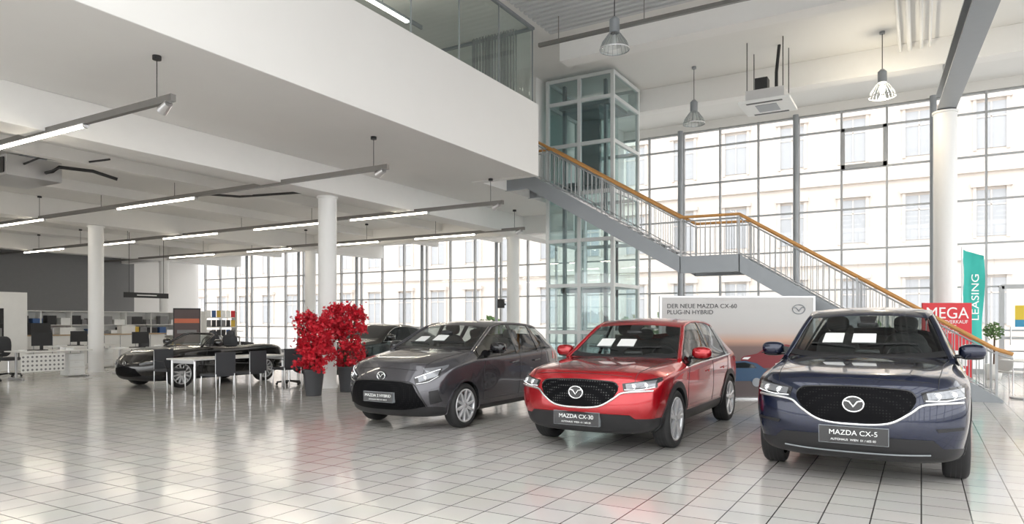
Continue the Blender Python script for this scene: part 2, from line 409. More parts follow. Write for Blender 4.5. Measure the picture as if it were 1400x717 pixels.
for y in (YN+.03,YF-.03):
    pts=[(RX+.1,y,FL+.98),(xA,y,FL+.98),(xB,y,zL+1.0),(xC,y,zL+.98),(xD,y,.98),(xD+.25,y,.9)]
    r.tube(pts,.036,wood,n=10)
    b.tube([(p[0],p[1],p[2]-.09) for p in pts],.014,frame,n=6)
    b.tube([(RX+.1,y,FL+.12),(xA,y,FL+.12),(xB,y,zL+.16),(xC,y,zL+.14),(xD,y,.14)],.012,frame,n=6)
    x=RX+.12
    while x<xD:
        b.cyl((x,y,pz(x)+.1),(x,y,pz(x)+.9),.009,frame,n=6,caps=False); x+=.115
    for x in (RX+.1,xA+.03,(xA+xB)/2,xB,xC,(xC+xD)/2,xD): b.box(x-.02,x+.02,y-.02,y+.02,pz(x),pz(x)+.95,frame)
b.obj('balusters',e); r.obj('handrail',e)
# ------------------------------------------------------------------ cars
def cat(pts,n=8,closed=False):
    out=[];P=[Vector((p[0],p[1])) for p in pts]
    for i in range(len(P)-1):
        p0=P[max(i-1,0)];p1=P[i];p2=P[i+1];p3=P[min(i+2,len(P)-1)]
        for k in range(n):
            t=k/n
            out.append(.5*((2*p1)+(-p0+p2)*t+(2*p0-5*p1+4*p2-p3)*t*t+(-p0+3*p1-3*p2+p3)*t**3))
    out.append(P[-1]); return out
def resamp(pts,n):
    P=[Vector((p[0],p[1])) for p in pts]; L=[0]
    for a,c in zip(P[:-1],P[1:]): L.append(L[-1]+(c-a).length)
    out=[];j=0
    for i in range(n):
        s=L[-1]*i/(n-1)
        while j<len(P)-2 and L[j+1]<s: j+=1
        t=(s-L[j])/max(L[j+1]-L[j],1e-9); out.append(P[j].lerp(P[j+1],min(max(t,0),1)))
    return out
class Car:
    def __init__(s,name,x,y0,rows,paint,ax,r,nose,plan=.2,clad=blk,archw=.06,dense=3,creaseW=5,archm=None,rearplan=.14,hoodc=.6,see=False):
        s.e=empty(name,(x,y0,0)); s.paint=paint; s.ax=ax; s.r=r; s.L=rows[-1][0]; s.rows=rows; s.cw=creaseW
        V=[];F=[];MI=[]
        rings=[]
        def ring(row,off=0,hood=0):
            y,zb,ws,zc,wm,zm,wsh,zsh,wt,zte,ztc=row
            R=[(0,zb),(.5*ws,zb),(ws,zb+.02),(ws+.02,zc),(wm,zm),(wsh,zsh),(wt,zte),(.55*wt,zte+.75*(ztc-zte)+hood),(0,ztc)]
            idx=[]
            pts=[(px,y+(nose[i]*off),pz_) for i,(px,pz_) in enumerate(R)]
            pts=pts+[(-p[0],p[1],p[2]) for p in pts[7:0:-1]]
            for p in pts: idx.append(len(V)); V.append(p)
            return idx
        for k,row in enumerate(rows):
            off=1 if k==0 else (.5 if k==1 else 0)
            rings.append(ring(row,off,.012 if 1<=k<creaseW-1 else 0))
        def fmat(i,k):
            j=i if i<8 else 15-i
            if j<=2: return 1
            if see and ((k==creaseW and j>=6) or (creaseW<=k<creaseW+4 and j==5) or (k==creaseW+4 and j>=6)): return 2
            return 0
        for k,(a,c) in enumerate(zip(rings[:-1],rings[1:])):
            for i in range(16):
                j=(i+1)%16; F.append((a[i],a[j],c[j],c[i])); MI.append(fmat(i,k))
        def cap(rg,sgn):
            grid=[]
            for k in (2,3,4,5,6):
                Rr=rg[k]; Lr=rg[16-k]
                if k==2: g=[Lr,rg[15],rg[0],rg[1],Rr]
                elif k==6: g=[Lr,rg[9],rg[8],rg[7],Rr]
                else:
                    p=V[Rr]; g=[Lr]
                    for fx,py in ((-.5,.03),(0,.04),(.5,.03)):
                        g.append(len(V)); V.append((p[0]*fx,p[1]+sgn*py,p[2]))
                    g.append(Rr)
                grid.append(g)
            for a in range(4):
                for c in range(4):
                    F.append((grid[a][c],grid[a][c+1],grid[a+1][c+1],grid[a+1][c])); MI.append(1 if a==0 else 0)
        cap(rings[0],-1); cap(rings[-1],1)
        me=bpy.data.meshes.new('ctl'); me.from_pydata(V,[],F); me.materials.append(paint); me.materials.append(clad); me.materials.append(cglass)
        me.polygons.foreach_set('material_index',MI)
        bm=bmesh.new(); bm.from_mesh(me); bmesh.ops.recalc_face_normals(bm,faces=bm.faces)
        cl=bm.edges.layers.float.new('crease_edge'); bm.verts.ensure_lookup_table()
        cr={}
        for k in range(1,len(rings)-1):
            for i in (5,11): cr[frozenset((rings[k][i],rings[k+1][i]))]=.5
            for i in (6,10): cr[frozenset((rings[k][i],rings[k+1][i]))]=.45
            for i in (3,13): cr[frozenset((rings[k][i],rings[k+1][i]))]=.5
            if k<creaseW:
                for i in (7,9): cr[frozenset((rings[k][i],rings[k+1][i]))]=hoodc
        for i in range(5,11):
            cr[frozenset((rings[creaseW][i],rings[creaseW][i+1]))]=.75
        for i in range(6,10):
            cr[frozenset((rings[1][i],rings[1][i+1]))]=.45
            cr[frozenset((rings[creaseW+1][i],rings[creaseW+1][i+1]))]=.3
        for ed in bm.edges:
            q=frozenset((ed.verts[0].index,ed.verts[1].index))
            if q in cr: ed[cl]=cr[q]
        bm.to_mesh(me); bm.free()
        o=bpy.data.objects.new('tmp',me); COL.objects.link(o); md=o.modifiers.new('s','SUBSURF'); md.levels=dense; md.render_levels=dense
        dg=bpy.context.evaluated_depsgraph_get(); bme=bpy.data.meshes.new_from_object(o.evaluated_get(dg)); bpy.data.objects.remove(o)
        hw=max(abs(v.co.x) for v in bme.vertices); s.hw=hw; L=s.L
        for v in bme.vertices:
            x_,y_,z_=v.co; q=(abs(x_)/hw)
            f=min(1,max(0,1-y_/1.0)); v.co.y+=plan*q**2.6*f
            g=min(1,max(0,1-(L-y_)/.9)); v.co.y-=rearplan*q**2.6*g
        s.bvh=BVHTree.FromPolygons([v.co.copy() for v in bme.vertices],[list(p.vertices) for p in bme.polygons])
        bme.polygons.foreach_set('use_smooth',[True]*len(bme.polygons))
        ra=r+.035; s.ra=ra
        cut=B()
        for ay in ax:
            for sd in (-1,1): cut.cyl((sd*.5,ay,r),(sd*1.3,ay,r),ra,blk,n=56)
        co=cut.obj('cut'); bo=bpy.data.objects.new('body',bme); COL.objects.link(bo)
        md=bo.modifiers.new('b','BOOLEAN'); md.operation='DIFFERENCE'; md.object=co; md.solver='EXACT'
        dg=bpy.context.evaluated_depsgraph_get(); fin=bpy.data.meshes.new_from_object(bo.evaluated_get(dg))
        bpy.data.objects.remove(co); bo.modifiers.clear(); bo.data=fin
        for p in fin.polygons:
            c=p.center
            for ay in ax:
                if math.hypot(c.y-ay,c.z-r)<ra+.002 and abs(c.x)>.4: p.material_index=1; p.use_smooth=False
        bo.parent=s.e; s.p=B()
        if archw:
            am=archm or clad
            for ay in ax:
                for sd in (-1,1):
                    n=40; outer=[];inner=[]
                    for k in range(n):
                        t=math.radians(-14+208*k/(n-1))
                        outer.append((ay-math.cos(t)*(ra+archw),r+math.sin(t)*(ra+archw))); inner.append((ay-math.cos(t)*(ra-.006),r+math.sin(t)*(ra-.006)))
                    s.patch(outer,inner,'S',.012,am,n=n,m=3,side=sd,sk=.03)
    def follow(s,k0,k1,col,rad,m,off=0):
        pts=[]
        for k in range(k0,k1+1):
            r_=s.rows[k]; pts.append((r_[0],)+((r_[8],r_[9]) if col=='top' else (r_[6],r_[7])))
        for sd in (-1,1):
            out=[]
            for a,c in zip(pts[:-1],pts[1:]):
                for i in range(8):
                    t=i/8; q=Vector((sd*lerp(a[1],c[1],t),lerp(a[0],c[0],t),lerp(a[2],c[2],t)))
                    h=s.bvh.find_nearest(q); out.append(h[0]+(q-h[0]).normalized()*off if (q-h[0]).length>1e-5 else h[0])
            h=s.bvh.find_nearest(Vector((sd*pts[-1][1],pts[-1][0],pts[-1][2]))); out.append(h[0])
            s.p.tube(out,rad,m,n=8)
    def interior(s,dy,dz,sy,sz,ry,W,top):
        b=B()
        b.box(-.74*W,.74*W,dy-.1,ry+.45,.32,.66,seatm); 
        for sd in (-1,1): b.box(sd*.76*W-.02,sd*.76*W+.02,dy-.1,ry+.5,.4,dz-.05,seatm)
        b.ell((0,dy,dz-.07),.76*W,.30,.13,seatm,p=3)
        b.ell((.36*W,dy+.06,dz+.03),.2,.12,.07,blk,p=2.5)
        b.ell((0,dy+.12,dz+.08),.13,.02,.06,gloss_blk,p=4)
        for sx in (-.37*W,.37*W):
            b.ell((sx,sy,sz),.25,.10,.36,seatm,p=3); b.ell((sx,sy+.03,sz+.45),.13,.06,.10,seatm,p=2.8); b.ell((sx,sy-.28,sz-.38),.25,.28,.10,seatm,p=3)
            b.ell((sx,ry+.03,sz+.36),.12,.05,.08,seatm,p=2.8)
        b.ell((0,ry,sz-.03),.66*W,.10,.33,seatm,p=3.4); b.ell((0,ry-.25,sz-.38),.66*W,.25,.10,seatm,p=3.4)
        c=Vector((.36*W,dy+.36,dz+.02))
        b.tube([c+Vector((.18*math.cos(t),.06*math.sin(t),.17*math.sin(t))) for t in [2*pi*k/24 for k in range(25)]],.016,blk,n=8,caps=False)
        b.ell(c,.06,.03,.05,blk); b.box(c.x-.17,c.x+.17,c.y-.01,c.y+.01,c.z-.012,c.z+.012,blk)
        b.ell((0,sy-.62,top),.11,.03,.035,blk,p=3)
        b.obj('interior',s.e)
    def proj(s,p,mode,side=1):
        a,c=p
        if mode=='F': o=Vector((a,-5,c));d=Vector((0,1,0))
        elif mode=='R': o=Vector((a,12,c));d=Vector((0,-1,0))
        elif mode=='S': o=Vector((5*side,a,c));d=Vector((-side,0,0))
        else: o=Vector((a,c,5));d=Vector((0,0,-1))
        h=s.bvh.ray_cast(o,d)
        if h[0] is None:
            q={'F':Vector((a,0,c)),'R':Vector((a,s.L,c)),'S':Vector((s.hw*side,a,c)),'T':Vector((a,c,1))}[mode]
            h=s.bvh.find_nearest(q)
        nrm=h[1]
        if nrm.dot(d)>0: nrm=-nrm
        return h[0].copy(),nrm.normalized()
    def patch(s,top,bot,mode,off,mt,n=24,side=1,sk=.012,m=8):
        mm=m
        T=resamp(top,n);Bt=resamp(bot,n); vs=[];fs=[];NN=[]
        for j in range(mm+1):
            for i in range(n):
                q=T[i].lerp(Bt[i],j/mm); l,nr=s.proj(q,mode,side); NN.append(nr); vs.append(l+nr*off)
        for j in range(mm):
            for i in range(n-1): a=j*n+i; fs.append((a,a+1,a+n+1,a+n))
        s.p.add(vs,fs,mt,True)
        bd=[i for i in range(n)]+[j*n+n-1 for j in range(1,mm+1)]+[mm*n+i for i in range(n-2,-1,-1)]+[j*n for j in range(mm-1,0,-1)]
        v2=[vs[i] for i in bd]+[vs[i]-NN[i]*sk for i in bd]; N=len(bd)
        s.p.add(v2,[(i,(i+1)%N,(i+1)%N+N,i+N) for i in range(N)],mt,False)
    def patch2(s,top,bot,mode,off,mt,**k):
        if mode=='S':
            for sd in (-1,1): s.patch(top,bot,mode,off,mt,side=sd,**k)
        else:
            s.patch(top,bot,mode,off,mt,**k)
            s.patch([(-p[0],p[1]) for p in top],[(-p[0],p[1]) for p in bot],mode,off,mt,**k)
    def line(s,pts,mode,r,m,side=1,n=None,off=0,sm=True):
        P=cat(pts,6) if sm else [Vector(p) for p in pts]
        P=resamp(P,n or max(8,len(P)*2)); out=[]
        for p in P:
            l,nr=s.proj(p,mode,side); out.append(l+nr*off)
        s.p.tube(out,r,m,n=6)
    def line2(s,pts,mode,r,m,**k):
        if mode=='S':
            s.line(pts,mode,r,m,side=1,**k); s.line(pts,mode,r,m,side=-1,**k)
        else:
            s.line(pts,mode,r,m,**k); s.line([(-p[0],p[1]) for p in pts],mode,r,m,**k)
    def wheel(s,style,face=rimm,w=.215,inset=.004):
        r=s.r; Rr=.74*r
        for ay in s.ax:
            for sd in (-1,1):
                q=B(); xo=sd*(s.hw-inset); c=(xo,ay,r); ax=(-sd,0,0)
                q.lathe([(.018,Rr),(0,Rr+.02),(-.004,(r+Rr)/2),(.006,r-.022),(.03,r-.002),(.06,r),(w-.06,r),(w-.03,r-.002),(w-.006,r-.022),(w,(r+Rr)/2),(w-.018,Rr)],c,ax,tire,n=48)
                for g in (.07,.11,.15): q.lathe([(g-.004,r+.0005),(g+.004,r+.0005)],c,ax,blk,n=48)
                q.lathe([(.016,Rr+.004),(.004,Rr),(.004,Rr-.018),(.03,Rr-.026),(.12,Rr-.035),(w-.01,Rr-.035)],c,ax,face,n=48)
                q.lathe([(.14,Rr-.03),(.14,.0)],c,ax,blk,n=32); q.lathe([(.10,Rr*.62),(.10,.03)],c,ax,steel,n=32)
                q.lathe([(.0+.01,0),(.01,.022),(.018,.032),(.06,.05),(.1,.06)],c,ax,face,n=24)
                A=Vector(ax)
                ns={'ten':10,'five':5,'twin':5,'multi':12}[style]
                for k in range(ns):
                    t0=2*pi*k/ns+.2
                    offs=[-.16,.16] if style in('twin','five') else [0]
                    for of in offs:
                        ta=t0+of*.35; tb=t0+of*(1.3 if style=='twin' else 1.0)
                        d0=Vector((0,math.cos(ta),math.sin(ta))); d1=Vector((0,math.cos(tb),math.sin(tb)))
                        p0=Vector(c)+d0*.035; p1=Vector(c)+d1*(Rr-.008); u=(p1-p0).normalized(); sdv=u.cross(A).normalized()
                        w0,w1=(.026,.018) if style in('ten','multi') else (.028,.022)
                        vs=[]
                        for p,ww,dd in ((p0,w0,.012),((p0+p1)/2,(w0+w1)/2,.008),(p1,w1,.004)):
                            vs+=[p+sdv*ww+A*(dd+.006),p+sdv*ww*.6+A*dd,p-sdv*ww*.6+A*dd,p-sdv*ww+A*(dd+.006),p-sdv*ww+A*(dd+.035),p+sdv*ww+A*(dd+.035)]
                        fs=[]
                        for a in range(2):
                            for i in range(6): j=(i+1)%6; fs.append((a*6+i,a*6+j,(a+1)*6+j,(a+1)*6+i))
                        q.add(vs,fs,face)
                q.obj('wheel',s.e)
    def emblem(s,z,rad,x=0):
        l,nr=s.proj((x,z),'F'); yo=l.y-.022
        pts=[(rad*1.25*math.cos(t),yo,z+rad*math.sin(t)) for t in [2*pi*k/32 for k in range(33)]]
        s.p.tube(pts,rad*.12,chrome,n=8,caps=False)
        s.p.tube([(-rad*1.1,yo,z+rad*.45),(-rad*.5,yo-.004,z+rad*.35),(0,yo-.006,z-rad*.35),(rad*.5,yo-.004,z+rad*.35),(rad*1.1,yo,z+rad*.45)],rad*.14,chrome,n=8)
        s.p.cyl((0,yo+.004,z),(0,yo+.03,z),rad*1.1,gloss_blk,n=28)
    def plate(s,z,label,w=.56,h=.15):
        l,nr=s.proj((0,z),'F'); yo=l.y-.035
        s.p.box(-w/2,w/2,yo,yo+.05,z-h/2,z+h/2,gloss_blk); s.p.box(-w/2-.004,w/2+.004,yo+.004,yo+.05,z-h/2-.004,z+h/2+.004,steel)
        text('plate_text',label,h*.42,paper,s.e,(0,yo-.001,z+h*.14),(pi/2,0,0),sx=1.05)
        text('plate_subtext','AUTOHAUS  WIEN  01 / 605 00',h*.18,paper,s.e,(0,yo-.001,z-h*.28),(pi/2,0,0),ext=.001)
    def mirrors(s,y,z,m,w=.0):
        for sd in (-1,1):
            l,n_=s.proj((y,z),'S',sd); x=l.x
            s.p.ell((x+sd*.155,y+.02,z+.055),.125,.075,.078,m,p=2.8)
            s.p.ell((x+sd*.155,y+.03,z-.005),.11,.06,.03,gloss_blk,p=2.5)
            s.p.ell((x+sd*.04,y+.02,z),.08,.04,.022,gloss_blk)
            s.p.box(x+sd*.155-.1,x+sd*.155+.1,y+.09,y+.1,z-.0,z+.11,chrome)
    def lens(s,x,z,rad):
        for sg in (-1,1):
            l,nr=s.proj((sg*x,z),'F'); s.p.ell((l.x,l.y-.004,l.z),rad,rad*.5,rad,lamplit); s.p.tube([(l.x+rad*1.25*math.cos(t),l.y-.012,l.z+rad*1.25*math.sin(t)) for t in [2*pi*k/16 for k in range(17)]],.004,chrome,n=5,caps=False)
    def done(s): s.p.obj('trim_parts',s.e)
NOSE=[.07,.07,.06,.02,-.01,.01,.05,.06,.06]
def suvrows(L=4.55,W=1.0,Z=1.0,zc=0):
    base=[(0.00,.27,.72,.37,.85,.54,.86,.78,.72,.93,.955),
    (0.10,.22,.82,.37,.905,.56,.90,.86,.77,.985,1.01),
    (0.40,.20,.86,.35,.925,.60,.92,.93,.79,1.025,1.055),
    (0.92,.20,.865,.34,.93,.62,.92,.975,.79,1.06,1.10),
    (1.28,.20,.865,.34,.92,.62,.91,1.0,.80,1.085,1.12),
    (1.40,.20,.865,.34,.92,.62,.905,1.01,.80,1.10,1.135),
    (2.10,.20,.865,.34,.92,.62,.90,1.04,.64,1.565,1.61),
    (2.45,.20,.865,.34,.92,.62,.90,1.05,.645,1.645,1.69),
    (3.20,.20,.865,.34,.92,.64,.90,1.07,.63,1.63,1.685),
    (3.80,.20,.865,.36,.92,.64,.895,1.09,.60,1.56,1.63),
    (4.15,.23,.85,.38,.91,.66,.875,1.10,.62,1.38,1.44),
    (4.42,.29,.81,.42,.89,.68,.85,1.07,.72,1.13,1.15),
    (4.53,.34,.76,.44,.86,.66,.82,.92,.70,1.0,1.02)]
    return [(r[0]*L/4.55,r[1],r[2]*W,r[3]+zc,r[4]*W,r[5]*Z,r[6]*W,r[7]*Z,r[8]*W,r[9]*Z,r[10]*Z) for r in base]
def doors(c,xs,z0,z1,zh,hy):
    for pts in xs: c.line2(pts,'S',.004,blk)
    for y in hy:
        c.line2([(y,zh),(y+.19,zh+.01)],'S',.012,c.paint,off=.02,n=8)
def suv(name,x,y0,paint,L,W,Z,label,r,ax,gm,pz_,zc,wst):
    K=L/4.55
    c=Car(name,x,y0,suvrows(L,W,Z,zc),paint,ax,r,NOSE,plan=.24,archw=.055+zc*.2,see=True)
    wb=[(-.76*W,1.56*K),(-.5*W,1.475*K),(0,1.43*K),(.5*W,1.475*K),(.76*W,1.56*K)]
    c.patch(cat([(x_*1.0,y_-.015) for x_,y_ in wb],6),cat([(x_*1.02,y_-.10) for x_,y_ in wb],6),'T',.006,blk,n=40,m=4)
    c.line([(-.55*W,1.60*K),(-.1*W,1.52*K)],'T',.008,blk,off=.012); c.line([(0.02*W,1.56*K),(.5*W,1.60*K)],'T',.008,blk,off=.012)
    c.patch([(-.09,2.05*K),(.09,2.05*K)],[(-.07,1.93*K),(.07,1.93*K)],'T',.006,gloss_blk,n=5,m=3)
    c.patch([(-.42*W,1.76*K),(-.22*W,1.75*K)],[(-.44*W,1.61*K),(-.23*W,1.60*K)],'T',.006,paper,n=5,m=3)
    c.patch([(-.13*W,1.74*K),(.10*W,1.74*K)],[(-.14*W,1.60*K),(.10*W,1.60*K)],'T',.006,paper,n=5,m=3)
    c.follow(5,6,'top',.030,paint); c.follow(6,9,'top',.020,paint); c.follow(5,9,'belt',.011,chrome,off=.004); 
    c.patch2([(1.50*K,1.16*Z),(1.72*K,1.24*Z)],[(1.44*K,1.05*Z),(1.74*K,1.06*Z)],'S',.006,gloss_blk,n=8,m=4)
    for yy,wd in ((2.72,.045),(3.55,.05)):
        c.patch2([(yy*K-wd,1.60*Z),(yy*K+wd,1.595*Z)],[(yy*K-wd-.02,1.07*Z),(yy*K+wd,1.07*Z)],'S',.007,gloss_blk,n=4,m=10)
    c.interior(1.72*K,1.06*Z,2.55*K,1.02*Z,3.40*K,W,1.46*Z)
    c.line2([(.66*W,.14),(.69*W,.5),(.72*W,1.0*K),(.78*W,1.42*K)],'T',.004,blk)
    c.line([(-.62*W,.955*Z),(-.3*W,.975*Z),(0,.98*Z),(.3*W,.975*Z),(.62*W,.955*Z)],'F',.0035,blk)
    gt=[(-.49*W,.825*Z),(-.44*W,.875*Z),(-.2*W,.895*Z),(0,.90*Z),(.2*W,.895*Z),(.44*W,.875*Z),(.49*W,.825*Z)]
    gb=[(-.49*W,.79*Z),(-.43*W,.70*Z),(-.26*W,.605*Z),(0,.59*Z),(.26*W,.605*Z),(.43*W,.70*Z),(.49*W,.79*Z)]
    c.patch(cat(gt,5),cat(gb,5),'F',.006,gm,n=44,m=12)
    c.line([(-.49*W,.83*Z),(-.43*W,.885*Z),(-.2*W,.903*Z),(0,.908*Z),(.2*W,.903*Z),(.43*W,.885*Z),(.49*W,.83*Z)],'F',.008,gloss_blk,n=50,off=.004)
    wing=[(-.84*W,.79*Z),(-.62*W,.775*Z),(-.52*W,.755*Z),(-.44*W,.69*Z),(-.27*W,.595*Z),(0,.575*Z),(.27*W,.595*Z),(.44*W,.69*Z),(.52*W,.755*Z),(.62*W,.775*Z),(.84*W,.79*Z)]
    c.line(wing,'F',.014,chrome,n=70,off=.008)
    ht=cat([(.53*W,.872*Z),(.68*W,.895*Z),(.86*W,.925*Z)],5); hb=cat([(.55*W,.79*Z),(.70*W,.795*Z),(.87*W,.825*Z)],5)
    c.patch2(ht,hb,'F',.008,gloss_blk,n=16,m=5)
    c.patch2([(.565*W,.866*Z),(.85*W,.908*Z)],[(.58*W,.808*Z),(.85*W,.838*Z)],'F',.011,lampglass,n=14,m=3)
    c.lens(.65*W,.842*Z,.024); c.lens(.77*W,.855*Z,.024)
    c.line2([(.56*W,.80*Z),(.71*W,.803*Z),(.85*W,.83*Z)],'F',.006,lamplit,off=.013)
    c.patch2([(.20,.915*Z),(.46,.94*Z)],[(.20,.84*Z),(.42,.90*Z)],'S',.006,gloss_blk,n=8,m=4)
    c.patch([(-.62*W,.46),(0,.48),(.62*W,.46)],[(-.72*W,.36),(0,.345),(.72*W,.36)],'F',.010,blk,n=30,m=5)
    if zc==0:
        c.line([(-.60*W,.325),(-.3*W,.315),(.3*W,.315),(.60*W,.325)],'F',.008,steel,off=.006)
        c.patch2([(.64*W,.56),(.85*W,.575)],[(.66*W,.53),(.85*W,.55)],'F',.006,blk,n=10,m=2)
    c.emblem(.755*Z,.068); c.plate(pz_,label)
    a0=ax[0]+r+.12
    doors(c,[[(a0+.12,1.03*Z),(a0+.02,.8*Z),(a0+.02,.42)],[(2.68*K,1.04*Z),(2.70*K,.8),(2.66*K,.42)],[(3.62*K,1.06*Z),(3.5*K,.8*Z),(3.22*K,.55),(3.15*K,.42)],[(a0+.02,.42),(2.4*K,.41),(3.15*K,.42)]],.4,1.1,.90*Z,(2.36*K,3.2*K))
    c.patch2([(4.05*K,1.04*Z),(4.32*K,1.04*Z)],[(4.1*K,.96*Z),(4.32*K,.93*Z)],'S',.006,redlamp,n=8,m=4)
    c.mirrors(1.72*K,1.13*Z,paint)
    c.wheel(wst); c.done(); return c
suv('suv_car',-.53,7.0,bluep,4.55,1.0,1.0,'MAZDA CX-5',.36,(.92,3.62),grille,.475,0,'ten')
suv('suv_car',-3.38,7.2,redp,4.38,.968,.925,'MAZDA CX-30',.345,(.90,3.555),grille_dots,.40,.06,'five')
hr=[(0.0,.24,.64,.34,.77,.50,.77,.68,.62,.80,.83),(.10,.19,.75,.34,.845,.52,.84,.79,.70,.90,.935),(.36,.17,.80,.30,.87,.56,.86,.88,.74,.965,1.005),
(.80,.17,.82,.28,.88,.58,.87,.93,.75,1.02,1.06),(1.00,.17,.82,.28,.875,.58,.865,.95,.76,1.05,1.09),(1.10,.17,.82,.28,.875,.58,.865,.96,.77,1.06,1.11),
(1.82,.17,.82,.28,.875,.58,.86,.98,.62,1.43,1.47),(2.15,.17,.82,.28,.875,.58,.86,.99,.62,1.49,1.53),(2.85,.17,.82,.28,.875,.6,.86,1.02,.61,1.47,1.52),
(3.35,.17,.82,.3,.875,.62,.85,1.04,.58,1.42,1.47),(3.66,.20,.79,.32,.865,.64,.83,1.05,.59,1.26,1.30),(3.86,.26,.75,.36,.85,.64,.81,.95,.68,1.02,1.05),(3.94,.32,.68,.4,.80,.62,.76,.84,.62,.92,.94)]
c=Car('hatchback_car',-6.4,7.32,hr,greyp,(.80,3.36),.315,NOSE,plan=.26,archw=.022,archm=greyp,see=True)
wb=[(-.72,1.25),(-.45,1.165),(0,1.13),(.45,1.165),(.72,1.25)]
c.patch(cat([(x*1.0,y-.015) for x,y in wb],6),cat([(x*1.02,y-.08) for x,y in wb],6),'T',.006,blk,n=40,m=4)
c.patch([(-.42,1.44),(-.24,1.43)],[(-.44,1.30),(-.25,1.29)],'T',.006,paper,n=5,m=3); c.patch([(-.1,1.46),(.1,1.46)],[(-.11,1.31),(.11,1.31)],'T',.006,paper,n=5,m=3)
c.line([(-.5,1.28),(-.1,1.21)],'T',.008,blk,off=.012); c.line([(0.02,1.25),(.5,1.29)],'T',.008,blk,off=.012)
c.follow(5,6,'top',.030,greyp); c.follow(6,9,'top',.022,greyp); c.follow(5,9,'belt',.008,gloss_blk,off=.004)
c.patch2([(1.20,1.10),(1.42,1.17)],[(1.16,1.0),(1.46,1.01)],'S',.006,gloss_blk,n=8,m=4)
for yy,wd in ((2.30,.045),(3.0,.05)): c.patch2([(yy-wd,1.44),(yy+wd,1.44)],[(yy-wd-.02,1.0),(yy+wd,1.01)],'S',.007,gloss_blk,n=4,m=10)
c.interior(1.44,1.0,2.15,.93,2.85,.93,1.33)
doors(c,[[(1.40,.98),(1.27,.8),(1.27,.36)],[(2.33,1.0),(2.36,.8),(2.3,.36)],[(3.1,1.02),(3.02,.8),(2.86,.5),(2.8,.36)],[(1.27,.36),(2.8,.36)]],.4,1,.86,(2.05,2.78))
c.line2([(.60,.12),(.64,.5),(.70,.95),(.745,1.10)],'T',.004,blk)
c.line([(-.52,.835),(-.25,.855),(0,.86),(.25,.855),(.52,.835)],'F',.0035,blk)
c.patch(cat([(-.50,.655),(-.3,.68),(0,.685),(.3,.68),(.50,.655)],5),cat([(-.66,.36),(-.4,.31),(0,.30),(.4,.31),(.66,.36)],5),'F',.008,grille,n=40,m=12)
c.line([(-.66,.35),(-.58,.55),(-.49,.665),(-.25,.69),(0,.695),(.25,.69),(.49,.665),(.58,.55),(.66,.35)],'F',.010,gloss_blk,n=60,off=.008)
c.patch2(cat([(.50,.745),(.66,.815),(.78,.86)],4),cat([(.54,.65),(.68,.675),(.79,.75)],4),'F',.008,gloss_blk,n=16,m=5)
c.patch2([(.55,.75),(.77,.83)],[(.58,.68),(.77,.76)],'F',.011,lampglass,n=10,m=3)
c.lens(.64,.74,.026)
c.line2([(.52,.735),(.66,.795),(.77,.845)],'F',.007,lamplit,off=.012); c.line2([(.55,.66),(.68,.685),(.78,.76)],'F',.006,chrome,off=.010)
c.patch2([(.18,.86),(.48,.905)],[(.18,.76),(.44,.875)],'S',.006,lampglass,n=10,m=4)
c.patch2([(.70,.56),(.79,.58)],[(.70,.38),(.80,.42)],'F',.007,blk,n=6,m=5)
c.emblem(.755,.055); c.plate(.47,'MAZDA 2 HYBRID',w=.52,h=.13)
c.patch2([(3.5,1.0),(3.75,.98)],[(3.5,.86),(3.78,.84)],'S',.006,redlamp,n=8,m=4)
c.mirrors(1.48,1.06,gloss_blk); c.wheel('ten',w=.19); c.done()
sr=[(0,.24,.68,.33,.80,.48,.80,.66,.66,.76,.79),(.12,.19,.79,.33,.885,.5,.88,.74,.73,.84,.87),(.45,.17,.84,.28,.91,.54,.90,.82,.76,.90,.94),(.95,.17,.85,.28,.92,.56,.905,.88,.77,.95,.99),
(1.5,.17,.85,.28,.915,.56,.90,.92,.78,1.0,1.03),(1.62,.17,.85,.28,.915,.56,.90,.93,.79,1.01,1.05),(2.4,.17,.85,.28,.915,.56,.895,.95,.62,1.37,1.41),(2.75,.17,.85,.28,.915,.56,.895,.96,.62,1.42,1.46),
(3.4,.17,.85,.28,.915,.58,.89,.98,.60,1.39,1.44),(3.95,.17,.85,.28,.915,.6,.885,.99,.61,1.23,1.28),(4.35,.18,.84,.3,.91,.6,.87,1.0,.72,1.06,1.09),(4.72,.22,.80,.34,.88,.6,.84,.96,.74,1.04,1.07),(4.85,.3,.74,.4,.84,.58,.80,.86,.68,.95,.97)]
c=Car('sedan_car',-12.95,12.1,sr,blackp,(.95,3.78),.34,NOSE,plan=.24,archw=.02,archm=blackp)
wb=[(-.75,1.78),(-.5,1.69),(0,1.65),(.5,1.69),(.75,1.78)]; wt=[(-.57,2.45),(0,2.4),(.57,2.45)]
c.patch(cat(wt,6),cat(wb,6),'T',.004,carglass,n=30,m=12)
c.patch([(-.56,3.5),(0,3.52),(.56,3.5)],[(-.66,4.2),(0,4.28),(.66,4.2)],'T',.004,carglass,n=20,m=10)
c.patch2(cat([(1.88,1.0),(2.3,1.24),(2.7,1.34),(3.3,1.32),(3.8,1.2),(4.05,1.06)],6),[(1.84,.985),(3.0,1.0),(4.0,1.04)],'S',.004,carglass,n=40,m=8)
c.line2([(1.8,.975),(3.0,.985),(4.05,1.03)],'S',.008,chrome); c.line2([(1.84,.99),(2.3,1.25),(2.7,1.36),(3.3,1.34),(3.85,1.2),(4.08,1.05)],'S',.007,chrome)
doors(c,[[(1.7,.96),(1.6,.7),(1.6,.35)],[(2.85,.98),(2.87,.7),(2.8,.35)],[(3.75,1.0),(3.55,.75),(3.35,.35)]],.4,1,.84,(2.5,3.3))
c.patch(cat([(-.5,.70),(0,.73),(.5,.70)],5),cat([(-.4,.5),(0,.44),(.4,.5)],5),'F',.006,grille,n=30,m=8)
